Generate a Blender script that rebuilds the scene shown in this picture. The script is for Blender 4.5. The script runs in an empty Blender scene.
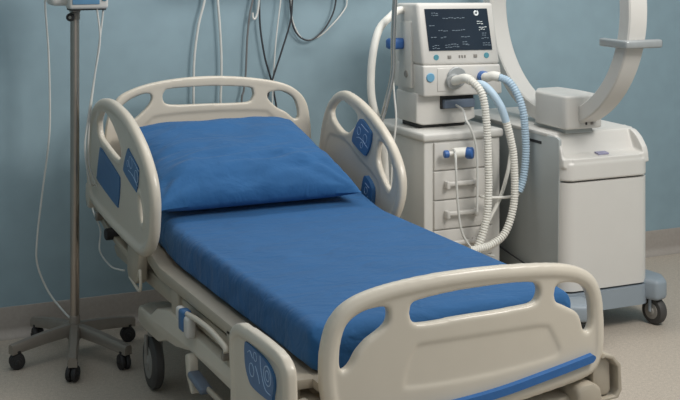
import bpy, bmesh, math, random
from mathutils import Vector, Matrix, noise
R = math.radians
scn = bpy.context.scene
C = scn.collection
random.seed(4)

# ------------------------------------------------------------------ camera
cam_d = bpy.data.cameras.new('camera'); cam = bpy.data.objects.new('camera', cam_d); C.objects.link(cam)
cam.location = (-1.339, -3.053, 1.7)
cam.rotation_euler = (R(90), 0, -0.428)
cam_d.sensor_width = 36; cam_d.lens = 36 * 1268 / 680
cam_d.shift_x = 4 / 680; cam_d.shift_y = -261 / 680
cam_d.clip_end = 60
scn.camera = cam
# ------------------------------------------------------------------ light
w = bpy.data.worlds.new('world'); scn.world = w; w.use_nodes = True
nt_ = w.node_tree; bg_ = nt_.nodes['Background']
tc_ = nt_.nodes.new('ShaderNodeTexCoord'); dt_ = nt_.nodes.new('ShaderNodeVectorMath'); dt_.operation = 'DOT_PRODUCT'
dt_.inputs[1].default_value = (0.42, -0.26, 0.87)
nt_.links.new(tc_.outputs['Generated'], dt_.inputs[0])
rp_ = nt_.nodes.new('ShaderNodeMapRange'); rp_.inputs[1].default_value = -0.8; rp_.inputs[2].default_value = 0.9
rp_.inputs[3].default_value = 0.02; rp_.inputs[4].default_value = 0.68
nt_.links.new(dt_.outputs['Value'], rp_.inputs[0]); nt_.links.new(rp_.outputs[0], bg_.inputs[1])
bg_.inputs[0].default_value = (0.93, 0.97, 1.0, 1)
def area(name, loc, target, sx, sy, power, col):
    d = bpy.data.lights.new(name, 'AREA'); d.shape = 'RECTANGLE'; d.size = sx; d.size_y = sy
    d.energy = power; d.color = col
    o = bpy.data.objects.new(name, d); C.objects.link(o); o.location = loc
    o.rotation_euler = (Vector(target) - Vector(loc)).to_track_quat('-Z', 'Y').to_euler()
    return o
area('key_ceiling_light', (2.1, -0.9, 3.2), (1.1, 1.4, 0.6), 1.2, 1.2, 74, (1.0, 0.965, 0.92))
area('wall_side_ceiling_light', (1.15, 1.85, 2.75), (1.15, 2.2, 1.0), 2.3, 0.3, 16, (1.0, 0.98, 0.95))
vs = scn.view_settings
vs.view_transform = 'Standard'; vs.look = 'None'; vs.gamma = 1; vs.use_curve_mapping = False
scn.display_settings.display_device = 'sRGB'
vs.exposure = 0.15

# ------------------------------------------------------------------ materials
def lin(c):
    return tuple((v / 12.92 if v <= 0.04045 else ((v + 0.055) / 1.055) ** 2.4) for v in [x / 255 for x in c])
def mat(name, rgb, rough=0.45, metal=0.0, noise_amt=0.04, nscale=30, bump=0.0, bscale=200, coat=0.0, rough_var=0.05):
    m = bpy.data.materials.new(name); m.use_nodes = True
    nt = m.node_tree; b = nt.nodes['Principled BSDF']
    col = lin(rgb)
    tc = nt.nodes.new('ShaderNodeTexCoord')
    n = nt.nodes.new('ShaderNodeTexNoise'); n.inputs['Scale'].default_value = nscale; n.inputs['Detail'].default_value = 4
    nt.links.new(tc.outputs['Object'], n.inputs['Vector'])
    rp = nt.nodes.new('ShaderNodeValToRGB')
    rp.color_ramp.elements[0].position = 0.3; rp.color_ramp.elements[1].position = 0.7
    rp.color_ramp.elements[0].color = tuple(v * (1 - noise_amt) for v in col) + (1,)
    rp.color_ramp.elements[1].color = tuple(min(1, v * (1 + noise_amt)) for v in col) + (1,)
    nt.links.new(n.outputs['Fac'], rp.inputs['Fac']); nt.links.new(rp.outputs['Color'], b.inputs['Base Color'])
    b.inputs['Roughness'].default_value = rough; b.inputs['Metallic'].default_value = metal
    if coat: b.inputs['Coat Weight'].default_value = coat
    if bump:
        n2 = nt.nodes.new('ShaderNodeTexNoise'); n2.inputs['Scale'].default_value = bscale; n2.inputs['Detail'].default_value = 3
        nt.links.new(tc.outputs['Object'], n2.inputs['Vector'])
        bp = nt.nodes.new('ShaderNodeBump'); bp.inputs['Strength'].default_value = bump; bp.inputs['Distance'].default_value = 0.004
        nt.links.new(n2.outputs['Fac'], bp.inputs['Height']); nt.links.new(bp.outputs['Normal'], b.inputs['Normal'])
    return m
M = {}
M['wall'] = mat('wall_paint', (138, 160, 169), 0.85, 0, 0.035, 1.6, 0.06, 220)
M['floor'] = mat('floor_vinyl', (178, 167, 153), 0.55, 0, 0.10, 70, 0.05, 300)
M['skirt'] = mat('baseboard_vinyl', (158, 150, 142), 0.6, 0, 0.05, 60)
M['beige'] = mat('beige_bed_plastic', (204, 195, 179), 0.30, 0, 0.015, 12)
M['beige2'] = mat('beige_painted_frame', (172, 162, 145), 0.45, 0, 0.03, 15)
M['sheet'] = mat('blue_sheet', (31, 87, 136), 0.85, 0, 0.05, 7, 0.25, 90)
M['navy'] = mat('blue_panel', (58, 104, 150), 0.4, 0, 0.06, 25)
M['strip'] = mat('blue_bumper', (42, 98, 158), 0.4)
M['icon'] = mat('pale_blue_print', (165, 188, 214), 0.5)
M['white'] = mat('white_device_plastic', (206, 203, 197), 0.4, 0, 0.012, 10)
M['offw'] = mat('off_white_enamel', (206, 204, 198), 0.45, 0, 0.015, 10)
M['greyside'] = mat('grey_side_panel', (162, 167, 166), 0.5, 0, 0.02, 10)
M['base'] = mat('blue_grey_plastic', (140, 150, 158), 0.45, 0, 0.02, 10)
M['steel'] = mat('brushed_steel', (170, 160, 150), 0.28, 0.9, 0.04, 40)
M['chrome'] = mat('chrome', (190, 188, 184), 0.2, 0.95)
M['gunmetal'] = mat('dark_grey_cast_metal', (140, 132, 122), 0.35, 0.25, 0.05, 30)
M['rubber'] = mat('black_rubber', (38, 36, 36), 0.6)
M['tyre'] = mat('dark_grey_tyre', (66, 64, 62), 0.6)
M['hub'] = mat('grey_hub', (140, 136, 130), 0.5)
M['dark'] = mat('dark_seam', (48, 48, 48), 0.6)
M['screen'] = mat('dark_screen', (36, 46, 58), 0.18, 0, 0.1, 8)
M['ui'] = mat('screen_marks', (120, 134, 146), 0.4)
M['ui2'] = mat('screen_marks_bright', (235, 240, 240), 0.4)
M['teal'] = mat('teal_button', (84, 146, 160), 0.45)
M['lightblue'] = mat('light_blue_button', (108, 162, 192), 0.45)
M['hosew'] = mat('white_hose', (222, 220, 212), 0.5)
M['hoseb'] = mat('pale_blue_hose', (176, 198, 214), 0.45)
M['cable'] = mat('white_cable', (205, 205, 200), 0.5)
M['cableg'] = mat('grey_cable', (110, 110, 110), 0.5)
M['cabled'] = mat('dark_cable', (52, 54, 58), 0.5)
M['drawer'] = mat('grey_blue_drawer', (96, 108, 124), 0.4)
M['conn'] = mat('blue_connector', (54, 98, 160), 0.4)
M['ltblue_screen'] = mat('pump_display', (96, 140, 172), 0.3)
M['purple'] = mat('grey_violet_label', (150, 148, 174), 0.5)
M['skin_grey'] = mat('light_grey_metal', (165, 168, 168), 0.35, 0.3)
# small flecks for the vinyl floor
def speckle(m, scale, amt):
    nt = m.node_tree; b = nt.nodes['Principled BSDF']
    src = b.inputs['Base Color'].links[0].from_socket
    tc = nt.nodes.new('ShaderNodeTexCoord'); v = nt.nodes.new('ShaderNodeTexNoise'); v.inputs['Scale'].default_value = scale
    v.inputs['Detail'].default_value = 2
    nt.links.new(tc.outputs['Object'], v.inputs['Vector'])
    mr = nt.nodes.new('ShaderNodeMapRange'); mr.inputs[1].default_value = .35; mr.inputs[2].default_value = .65
    mr.inputs[3].default_value = 1 - amt; mr.inputs[4].default_value = 1 + amt
    nt.links.new(v.outputs['Fac'], mr.inputs[0])
    mx = nt.nodes.new('ShaderNodeVectorMath'); mx.operation = 'SCALE'
    nt.links.new(src, mx.inputs[0]); nt.links.new(mr.outputs[0], mx.inputs['Scale'])
    nt.links.new(mx.outputs[0], b.inputs['Base Color'])
speckle(M['floor'], 230, 0.16)
speckle(M['wall'], 9, 0.03)
# folds in the fabric
def folds(m):
    nt = m.node_tree; b = nt.nodes['Principled BSDF']
    tc = nt.nodes.new('ShaderNodeTexCoord'); mp = nt.nodes.new('ShaderNodeMapping'); mp.inputs['Scale'].default_value = (1, 1.8, 1)
    mp.inputs['Rotation'].default_value = (0, 0, .5)
    n = nt.nodes.new('ShaderNodeTexNoise'); n.inputs['Scale'].default_value = 7; n.inputs['Detail'].default_value = 3; n.inputs['Distortion'].default_value = .6
    nt.links.new(tc.outputs['Object'], mp.inputs[0]); nt.links.new(mp.outputs[0], n.inputs['Vector'])
    bp = nt.nodes.new('ShaderNodeBump'); bp.inputs['Strength'].default_value = .45; bp.inputs['Distance'].default_value = .035
    old = b.inputs['Normal'].links[0].from_socket
    nt.links.new(n.outputs['Fac'], bp.inputs['Height']); nt.links.new(old, bp.inputs['Normal']); nt.links.new(bp.outputs['Normal'], b.inputs['Normal'])
    b.inputs['Sheen Weight'].default_value = .05
folds(M['sheet'])

# ------------------------------------------------------------------ helpers
def tag(o, label=None, cat=None, group=None, kind=None):
    if label: o['label'] = label
    if cat: o['category'] = cat
    if group: o['group'] = group
    if kind: o['kind'] = kind
    return o
def empty(name, loc, label, cat, group=None):
    o = bpy.data.objects.new(name, None); C.objects.link(o); o.location = loc; o.empty_display_size = .1
    return tag(o, label, cat, group)
def child(o, parent):
    o.parent = parent
    if parent is not None:
        pw = parent.matrix_basis.copy(); q = parent.parent
        while q is not None: pw = q.matrix_basis @ q_inv(parent) @ pw if False else pw; q = q.parent
    return o
def world_loc(o):
    v = Vector((0, 0, 0)); 
    while o is not None: v = v + Vector(o.location); o = o.parent
    return v
class MB:
    """collects shapes given in world coordinates, builds ONE mesh object"""
    def __init__(s): s.bm = bmesh.new(); s.mats = []
    def _m(s, m):
        if m is None: m = M['white']
        if m not in s.mats: s.mats.append(m)
        return s.mats.index(m)
    def _wrap(s, n0, m, smooth):
        s.bm.faces.ensure_lookup_table(); k = s._m(m)
        for f in s.bm.faces[n0:]: f.material_index = k; f.smooth = smooth
    def raw(s, vs, fs, m=None, smooth=True):
        n0 = len(s.bm.faces); v = [s.bm.verts.new(p) for p in vs]
        for f in fs:
            try: s.bm.faces.new([v[i] for i in f])
            except ValueError: pass
        s._wrap(n0, m, smooth); return s
    def box(s, a, b, m=None, bev=0.0, seg=3, rot=None, piv=None, smooth=True):
        t = bmesh.new(); bmesh.ops.create_cube(t, size=1)
        a = Vector(a); b = Vector(b); c = (a + b) / 2; d = b - a
        for v in t.verts: v.co = Vector((v.co.x * d.x, v.co.y * d.y, v.co.z * d.z))
        if bev: bmesh.ops.bevel(t, geom=t.edges[:], offset=min(bev, .49 * min(abs(d.x), abs(d.y), abs(d.z))), segments=seg, profile=.5, affect='EDGES')
        mt = Matrix.Translation(c)
        if rot is not None:
            p = Vector(piv) if piv is not None else c
            mt = Matrix.Translation(p) @ rot.to_4x4() @ Matrix.Translation(c - p)
        bmesh.ops.transform(t, matrix=mt, verts=t.verts)
        return s.merge(t, m, smooth and bev > 0)
    def merge(s, t, m, smooth=True):
        t.verts.index_update()
        vs = [v.co.copy() for v in t.verts]; fs = [[v.index for v in f.verts] for f in t.faces]; t.free()
        return s.raw(vs, fs, m, smooth)
    def cyl(s, a, b, r, m=None, r2=None, n=24, bev=0.0):
        a = Vector(a); b = Vector(b); d = b - a; L = d.length; r2 = r if r2 is None else r2
        prof = [(0, 0), (0, r - bev), (bev, r), (L - bev, r2), (L, r2 - bev), (L, 0)] if bev else [(0, 0), (0, r), (0, r), (L, r2), (L, r2), (L, 0)]
        return s.lathe(a, d, prof, m, n)
    def lathe(s, o, axis, prof, m=None, n=24):
        o = Vector(o); ax = Vector(axis).normalized(); q = ax.to_track_quat('Z', 'Y')
        vs = []; fs = []
        for (h, r) in prof:
            for k in range(n):
                t = 2 * math.pi * k / n
                vs.append(o + q @ Vector((max(r, 1e-5) * math.cos(t), max(r, 1e-5) * math.sin(t), h)))
        for i in range(len(prof) - 1):
            for k in range(n):
                fs.append((i * n + k, i * n + (k + 1) % n, (i + 1) * n + (k + 1) % n, (i + 1) * n + k))
        sh = []
        return s.raw(vs, fs, m, True)
    def tube(s, pts, r, m=None, n=12, closed=False, samples=10, rfun=None, raw=False):
        P = [Vector(p) for p in pts]
        Q = P if raw else spline(P, samples, closed)
        N = len(Q); vs = []; fs = []
        up = None
        for i in range(N):
            if closed: t = (Q[(i + 1) % N] - Q[i - 1])
            else: t = Q[min(i + 1, N - 1)] - Q[max(i - 1, 0)]
            t.normalize()
            if up is None:
                up = Vector((0, 0, 1)) if abs(t.z) < .9 else Vector((1, 0, 0))
            up = (up - t * up.dot(t)).normalized(); sd = t.cross(up)
            rr = r if rfun is None else rfun(i, N)
            for k in range(n):
                a = 2 * math.pi * k / n
                vs.append(Q[i] + up * (rr * math.cos(a)) + sd * (rr * math.sin(a)))
        for i in range(N if closed else N - 1):
            j = (i + 1) % N
            for k in range(n): fs.append((i * n + k, i * n + (k + 1) % n, j * n + (k + 1) % n, j * n + k))
        if not closed:
            fs.append(tuple(range(n))); fs.append(tuple((N - 1) * n + k for k in reversed(range(n))))
        return s.raw(vs, fs, m, True)
    def prism(s, poly, axis, a, b, m=None, bev=0.0, seg=2, smooth=False):
        """poly in the two other axes, extruded along axis from a to b"""
        def mk(p, t):
            if axis == 'x': return Vector((t, p[0], p[1]))
            if axis == 'y': return Vector((p[0], t, p[1]))
            return Vector((p[0], p[1], t))
        t = bmesh.new(); n = len(poly)
        va = [t.verts.new(mk(p, a)) for p in poly]; vb = [t.verts.new(mk(p, b)) for p in poly]
        t.faces.new(va); t.faces.new(list(reversed(vb)))
        for i in range(n): t.faces.new((va[i], vb[i], vb[(i + 1) % n], va[(i + 1) % n]))
        bmesh.ops.recalc_face_normals(t, faces=t.faces[:])
        if bev: bmesh.ops.bevel(t, geom=t.edges[:], offset=bev, segments=seg, profile=.5, affect='EDGES')
        return s.merge(t, m, smooth or bev > 0)
    def build(s, name, parent=None, remesh=0, smooth_it=0, subsurf=0):
        bmesh.ops.recalc_face_normals(s.bm, faces=s.bm.faces[:])
        me = bpy.data.meshes.new(name); s.bm.to_mesh(me); s.bm.free()
        for m in s.mats: me.materials.append(m)
        o = bpy.data.objects.new(name, me); C.objects.link(o)
        if remesh:
            md = o.modifiers.new('r', 'REMESH'); md.mode = 'VOXEL'; md.voxel_size = remesh; md.use_smooth_shade = True
            if smooth_it:
                sm = o.modifiers.new('s', 'SMOOTH'); sm.factor = .5; sm.iterations = smooth_it
            dg = bpy.context.evaluated_depsgraph_get(); dg.update()
            nm = bpy.data.meshes.new_from_object(o.evaluated_get(dg), depsgraph=dg)
            o.modifiers.clear(); o.data = nm; nm.name = name
            if not nm.materials:
                for m in s.mats: nm.materials.append(m)
            for p in nm.polygons: p.use_smooth = True
            me = nm
        elif subsurf:
            sb = o.modifiers.new('s', 'SUBSURF'); sb.levels = sb.render_levels = subsurf
        else:
            me.shade_flat() if False else None
            try:
                o.data.set_sharp_from_angle(angle=R(40))
            except Exception: pass
        if parent is not None:
            off = world_loc(parent); me.transform(Matrix.Translation(-off)); o.parent = parent
        return o
def spline(P, samples=10, closed=False):
    N = len(P); out = []
    rng = N if closed else N - 1
    for i in range(rng):
        if closed: p0, p1, p2, p3 = P[i - 1], P[i], P[(i + 1) % N], P[(i + 2) % N]
        else: p0, p1, p2, p3 = P[max(i - 1, 0)], P[i], P[i + 1], P[min(i + 2, N - 1)]
        for k in range(samples):
            t = k / samples
            out.append(.5 * ((2 * p1) + (p2 - p0) * t + (2 * p0 - 5 * p1 + 4 * p2 - p3) * t * t + (3 * p1 - p0 - 3 * p2 + p3) * t ** 3))
    if not closed: out.append(P[-1].copy())
    return out
def fillmesh(outline, holes, samples=6):
    """2D outline with holes -> (verts2d, tris) through a filled curve"""
    cu = bpy.data.curves.new('t', 'CURVE'); cu.dimensions = '2D'; cu.fill_mode = 'BOTH'
    for lp in [outline] + holes:
        q = spline([Vector((p[0], p[1], 0)) for p in lp], samples, True) if samples > 1 else [Vector((p[0], p[1], 0)) for p in lp]
        sp = cu.splines.new('POLY'); sp.points.add(len(q) - 1); sp.use_cyclic_u = True
        for i, p in enumerate(q): sp.points[i].co = (p.x, p.y, 0, 1)
    o = bpy.data.objects.new('t', cu); C.objects.link(o)
    dg = bpy.context.evaluated_depsgraph_get(); dg.update()
    me = bpy.data.meshes.new_from_object(o.evaluated_get(dg), depsgraph=dg)
    b = bmesh.new(); b.from_mesh(me); bmesh.ops.remove_doubles(b, verts=b.verts[:], dist=1e-6)
    b.verts.index_update()
    vs = [v.co.copy() for v in b.verts]; fs = [[v.index for v in f.verts] for f in b.faces]
    edges = [(e.verts[0].index, e.verts[1].index) for e in b.edges if len(e.link_faces) == 1]
    b.free(); bpy.data.objects.remove(o); bpy.data.curves.remove(cu); bpy.data.meshes.remove(me)
    return vs, fs, edges
def slab(mb, outline, holes, fn, t, m, samples=6, off=0.0):
    """solid plate: fn(u, v, w) -> world ; thickness t centred on w=off"""
    vs, fs, ed = fillmesh(outline, holes, samples)
    n = len(vs)
    V = [fn(p.x, p.y, off - t / 2) for p in vs] + [fn(p.x, p.y, off + t / 2) for p in vs]
    F = [tuple(f) for f in fs] + [tuple(i + n for i in reversed(f)) for f in fs] + [(a, b, b + n, a + n) for a, b in ed]
    return mb.raw(V, F, m, False)
def shrink(loop, d):
    """offset a closed 2D loop towards its inside by d (outside if negative)"""
    q = spline([Vector((p[0], p[1], 0)) for p in loop], 6, True); N = len(q)
    A = sum(q[i].x * q[(i + 1) % N].y - q[(i + 1) % N].x * q[i].y for i in range(N))
    sg = 1 if A > 0 else -1; out = []
    for i in range(N):
        t = (q[(i + 1) % N] - q[i - 1]).normalized(); nrm = Vector((-t.y, t.x, 0)) * sg
        out.append(q[i] + nrm * d)
    return out
def moulded(name, parent, outline, holes, fn, m, core=.022, rim=.019, hrim=.015, recess=None, vox=.0045, it=12, post=None):
    mb = MB(); slab(mb, outline, holes, fn, core, m)
    mb.tube([fn(p.x, p.y, 0) for p in shrink(outline, rim * .95)], rim, m, n=10, closed=True, raw=True)
    for h in holes:
        mb.tube([fn(p.x, p.y, 0) for p in shrink(h, -hrim * .95)], hrim, m, n=10, closed=True, raw=True)
    if recess: # thicker web everywhere except the recessed panels
        slab(mb, outline, holes + recess, fn, core + .008, m)
    o = mb.build(name, parent, remesh=vox, smooth_it=it)
    if post:
        off = world_loc(parent)
        for v in o.data.vertices: v.co = post(v.co + off) - off
    return o
def panel(name, parent, outline, fn, t, m, off=0.0, bev=0.0015, icons=None):
    mb = MB(); slab(mb, outline, [], fn, t, m, off=off)
    if icons: icons(mb, fn, off + (t / 2 if off >= 0 else -t / 2))
    return mb.build(name, parent)
def stroke(mb, fn, pts, w, off, m, r=.0012):
    mb.tube([fn(p[0], p[1], off) for p in pts], r, m, n=6, samples=4)
def ringstroke(mb, fn, c, rad, off, m, r=.0012, a0=0, a1=360, n=14):
    stroke(mb, fn, [(c[0] + rad * math.cos(R(a0 + (a1 - a0) * k / n)), c[1] + rad * math.sin(R(a0 + (a1 - a0) * k / n))) for k in range(n + 1)], 0, off, m, r)
def cable(name, pts, r, m, label, cat='cable', group=None):
    o = MB().tube(pts, r, m, n=8, samples=8).build(name)
    return tag(o, label, cat, group)
def struct(o): o['kind'] = 'structure'; return o

# ------------------------------------------------------------------ the room
WY = 2.46
struct(MB().box((-3.5, WY, 0), (6.5, WY + .12, 2.8), M['wall']).build('wall_back'))
struct(MB().box((3.45, -4.5, 0), (3.57, WY, 2.8), M['wall']).build('light_block_wall_right'))  # unseen wall, added to block world light and darken the right edge
struct(MB().box((-2.12, -4.5, 0), (-2.0, WY, 2.8), M['wall']).build('light_block_wall_left'))  # added out of view to shade the lower left and left-facing sides
struct(MB().box((-3.5, -4.5, -.1), (6.5, WY + .12, 0), M['floor']).build('floor'))
# coved vinyl baseboard
prof = [(WY, .128), (WY - .004, .128), (WY - .006, .12)] + [(WY - .006 - .04 * (1 - math.cos(R(a))), .04 - .04 * math.sin(R(a)) + .0005) for a in range(0, 91, 15)] + [(WY, .0005)]
struct(MB().prism(prof, 'x', -2.0, 3.45, M['skirt'], smooth=True).build('baseboard_back'))

# ------------------------------------------------------------------ hospital bed
bed = empty('hospital_bed', (.46, 1.05, 0), 'beige hospital bed with raised side rails and blue bedding, in the middle of the room', 'bed')
FBo = [(.085, .41), (.03, .43), (.012, .48), (.006, .55), (.012, .62), (.032, .682), (.08, .730), (.165, .760), (.30, .779), (.46, .785), (.62, .778), (.75, .764), (.835, .740), (.885, .703), (.91, .645), (.917, .56), (.914, .49), (.893, .445), (.845, .422), (.70, .405), (.46, .385), (.22, .392)]
FH_L = [(.086, .552), (.073, .552), (.066, .572), (.070, .623), (.084, .669), (.102, .69), (.13, .703), (.169, .71), (.197, .709), (.207, .694), (.202, .665), (.178, .644), (.146, .624), (.118, .596), (.100, .566)]
FH_C = [(.272, .716), (.365, .729), (.46, .733), (.56, .733), (.645, .726), (.672, .710), (.672, .683), (.648, .663), (.54, .659), (.43, .658), (.31, .652), (.274, .656), (.259, .672), (.258, .698)]
FH_R = [(.728, .691), (.742, .708), (.785, .707), (.825, .692), (.853, .655), (.862, .59), (.85, .556), (.828, .562), (.808, .612), (.77, .640), (.733, .66)]
FP = [(.29, .600), (.46, .603), (.64, .602), (.70, .596), (.715, .58), (.745, .525), (.738, .507), (.70, .499), (.46, .485), (.26, .484), (.238, .495), (.25, .545), (.27, .588)]
def fnF(u, v, wv): return Vector((u + .012, -.035 * (1 - ((u - .46) / .46) ** 2) + wv + .03, v))
def flatF(u, v, wv): return Vector((u + .012, wv + .03, v))
FH_L = [(p[0] - .010, p[1]) for p in FH_L]; FH_R = [(p[0] + (.008 if p[0] > .8 else 0), p[1]) for p in FH_R]
def bowF(p): return Vector((p.x, p.y - .035 * (1 - ((p.x - .472) / .46) ** 2), p.z))
foot = moulded('footboard', bed, FBo, [FH_L, FH_C, FH_R], flatF, M['beige'], core=.026, rim=.0235, hrim=.016, recess=[FP], vox=.0042, it=16, post=bowF)
# blue bumper strip on the footboard
sp_ = MB(); pts = [(.06, .425), (.2, .418), (.35, .422), (.46, .43), (.56, .441), (.66, .455), (.76, .468), (.83, .477), (.868, .482)]
q_ = spline([Vector((p[0], p[1], 0)) for p in pts], 8); V = []; F = []
for k_, p in enumerate(q_):
    hh = .0135 * min(1.0, .25 + min(k_, len(q_) - 1 - k_) * .25)
    for (dz, dw) in ((-1, -.010), (-.8, -.034), (.8, -.034), (1, -.010)): V.append(fnF(p.x, p.y + dz * hh, dw))
for k_ in range(len(q_) - 1):
    for e_ in range(4): F.append((k_ * 4 + e_, k_ * 4 + (e_ + 1) % 4, k_ * 4 + 4 + (e_ + 1) % 4, k_ * 4 + 4 + e_))
F.append((0, 1, 2, 3)); n_ = (len(q_) - 1) * 4; F.append((n_ + 3, n_ + 2, n_ + 1, n_))
sp_.raw(V, F, M['strip'], True)
sp_.build('bumper_strip', foot)
# bracket and corner bumper under the right end of the footboard
cb = MB(); cb.prism([(0.885, .365), (0.885, .44), (0.905, .468), (0.930, .470), (0.945, .452), (0.948, .37), (0.935, .358), (0.895, .36)], 'y', .01, .065, M['beige2'], bev=.006)
cb.build('corner_bracket', bed)
cb = MB(); cb.prism([(0.908, .472), (0.920, .484), (0.948, .476), (0.974, .448), (0.978, .372), (0.965, .350), (0.900, .346), (0.900, .354), (0.954, .358), (0.964, .376), (0.962, .442), (0.942, .466), (0.918, .474)], 'y', -.005, .07, M['beige2'], bev=.003)
cb.build('corner_bumper', bed)
cb = MB(); cb.prism([(-.06, .375), (-.055, .44), (-.03, .47), (-.005, .475), (.02, .44), (.02, .375)], 'y', .03, .075, M['beige'], bev=.008)
cb.build('corner_bumper', bed)
fl_ = MB()
fl_.prism([(.81, .36), (.81, .395), (.83, .41), (.87, .412), (.895, .395), (.90, .36), (.89, .30), (.85, .29)], 'y', -.02, .12, M['beige2'], bev=.012)
fl_.box((.1, .02, .30), (.84, .10, .37), M['beige2'], .012)
fl_.prism([(.03, .36), (.03, .41), (.06, .425), (.12, .41), (.14, .36), (.10, .30), (.05, .29)], 'y', .0, .12, M['beige2'], bev=.012)
fl_.build('foot_cross_frame', bed)

HBo = [(.0, .70), (-.002, .82), (.004, .90), (.022, .977), (.067, 1.035), (.15, 1.074), (.29, 1.097), (.46, 1.103), (.63, 1.09), (.77, 1.064), (.845, 1.028), (.890, .973), (.908, .891), (.913, .80), (.905, .66), (.80, .60), (.46, .59), (.12, .60)]
HH_C = [(.285, 1.058), (.256, 1.045), (.25, 1.018), (.28, .99), (.437, .984), (.616, .981), (.648, .997), (.652, 1.025), (.63, 1.047), (.46, 1.060)]
HH_L = [(.06, .983), (.075, 1.012), (.105, 1.030), (.149, 1.042), (.192, 1.042), (.203, 1.022), (.183, .985), (.125, .936), (.084, .927), (.062, .95)]
HH_R = [(.727, 1.022), (.782, 1.024), (.828, 1.000), (.85, .957), (.856, .905), (.834, .90), (.801, .929), (.758, .953), (.722, .988), (.715, 1.01)]
HP = [(.19, .93), (.24, .948), (.46, .953), (.68, .944), (.73, .925), (.79, .85), (.80, .75), (.76, .68), (.46, .66), (.16, .68), (.12, .75), (.13, .86)]
def fnH(u, v, wv): return Vector((u, 2.175 + .03 * (1 - ((u - .46) / .46) ** 2) + wv, v))
HBo, HH_C, HH_L, HH_R, HP = [[(p[0] * 1.028 - .02, p[1]) for p in l_] for l_ in (HBo, HH_C, HH_L, HH_R, HP)]
def flatH(u, v, wv): return Vector((u, 2.175 + wv, v))
def bowH(p): return Vector((p.x, p.y + .03 * (1 - ((p.x - .46) / .46) ** 2), p.z))
moulded('headboard', bed, HBo, [HH_L, HH_C, HH_R], flatH, M['beige'], core=.026, rim=.019, hrim=.015, recess=[HP], vox=.0042, it=16, post=bowH)

# side rails : (y, z) outlines
RL = [(2.20, .60), (2.262, .68), (2.245, .81), (2.20, .922), (2.125, .995), (1.995, 1.05), (1.852, 1.070), (1.702, 1.065), (1.532, 1.037), (1.372, .978), (1.259, .905), (1.20, .83), (1.192, .745), (1.235, .635), (1.31, .568), (1.411, .540), (1.573, .543), (1.90, .563)]
RLh1 = [(1.992, .983), (1.931, 1.010), (1.837, 1.000), (1.746, .968), (1.673, .924), (1.640, .888), (1.687, .857), (1.761, .857), (1.899, .879), (2.008, .902), (2.026, .948)]
RLh2 = [(1.405, .764), (1.379, .751), (1.359, .719), (1.362, .68), (1.385, .67), (1.402, .703)]
RLp1 = [(2.005, .846), (1.985, .858), (1.932, .848), (1.705, .795), (1.680, .775), (1.70, .718), (1.730, .672), (1.76, .665), (2.055, .712), (2.072, .74)]
RLp2 = [(1.528, .915), (1.50, .912), (1.395, .875), (1.378, .86), (1.393, .818), (1.415, .780), (1.435, .776), (1.591, .817), (1.602, .842)]
def lean(x0, k, z0): return lambda u, v, wv: Vector((x0 + k * (v - z0) + wv, u, v))
fL = lean(-.065, -.05, .75)
RL, RLh1, RLh2, RLp1, RLp2 = [[(2.195 + (1.72 + (p[0] - 1.72) * .945 - 2.195) * .968, .80 + (p[1] - .80) * 1.0 + .002) for p in l_] for l_ in (RL, RLh1, RLh2, RLp1, RLp2)]
rail = moulded('side_rail', bed, RL, [RLh1, RLh2], fL, M['beige'], core=.020, rim=.023, hrim=.015)
panel('blue_inset', rail, RLp1, fL, .010, M['navy'], off=-.010)
def icons_a(mb, fn, off):
    ringstroke(mb, fn, (1.52, .875), .022, off, M['icon']); ringstroke(mb, fn, (1.45, .835), .022, off, M['icon'])
    stroke(mb, fn, [(1.56, .84), (1.50, .83), (1.44, .80)], 0, off, M['icon']); stroke(mb, fn, [(1.44, .87), (1.41, .86)], 0, off, M['icon'])
    ringstroke(mb, fn, (1.56, .865), .012, off, M['icon']); stroke(mb, fn, [(1.5, .895), (1.43, .868)], 0, off, M['icon'])
panel('control_panel', rail, RLp2, fL, .010, M['navy'], off=-.010, icons=icons_a)
# right head rail
RRo = [(2.171, .66), (2.16, .774), (2.127, .905), (2.062, .992), (1.946, 1.043), (1.794, 1.030), (1.631, .984), (1.477, .915), (1.365, .832), (1.318, .749), (1.33, .661), (1.391, .58), (1.50, .54), (1.8, .52), (2.08, .56)]
RRh1 = [(1.975, .996), (1.90, 1.000), (1.78, .966), (1.762, .935), (1.79, .905), (1.855, .872), (1.925, .874), (2.01, .91), (2.03, .957)]
RRh2 = [(1.566, .836), (1.556, .872), (1.531, .880), (1.486, .858), (1.442, .818), (1.418, .766), (1.436, .705), (1.465, .71), (1.52, .75), (1.562, .795)]
RRp1 = [(1.723, .946), (1.69, .948), (1.625, .918), (1.606, .90), (1.619, .847), (1.645, .815), (1.665, .808), (1.77, .840), (1.784, .86), (1.762, .905)]
RRp2 = [(1.645, .724), (1.61, .718), (1.575, .695), (1.565, .67), (1.572, .618), (1.60, .605), (1.66, .635), (1.666, .66)]
RRr = [(2.05, .83), (1.96, .845), (1.85, .835), (1.72, .782), (1.60, .745), (1.535, .70), (1.53, .62), (1.60, .585), (1.80, .57), (2.02, .60), (2.09, .70)]
fR = lean(.958, .05, .75)
RRo = [(1.74 + (p[0] - 1.74) * .95, p[1]) for p in RRo]
rail2 = moulded('side_rail', bed, RRo, [RRh1, RRh2], fR, M['beige'], core=.018, rim=.021, hrim=.015, recess=[RRr])
def icons_b(mb, fn, off):
    for (c, r_) in (((1.72, .90), .016), ((1.66, .875), .018), ((1.69, .845), .012)): ringstroke(mb, fn, c, r_, off, M['icon'])
    stroke(mb, fn, [(1.74, .87), (1.70, .87), (1.63, .84)], 0, off, M['icon']); stroke(mb, fn, [(1.70, .93), (1.63, .905)], 0, off, M['icon'])
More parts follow.
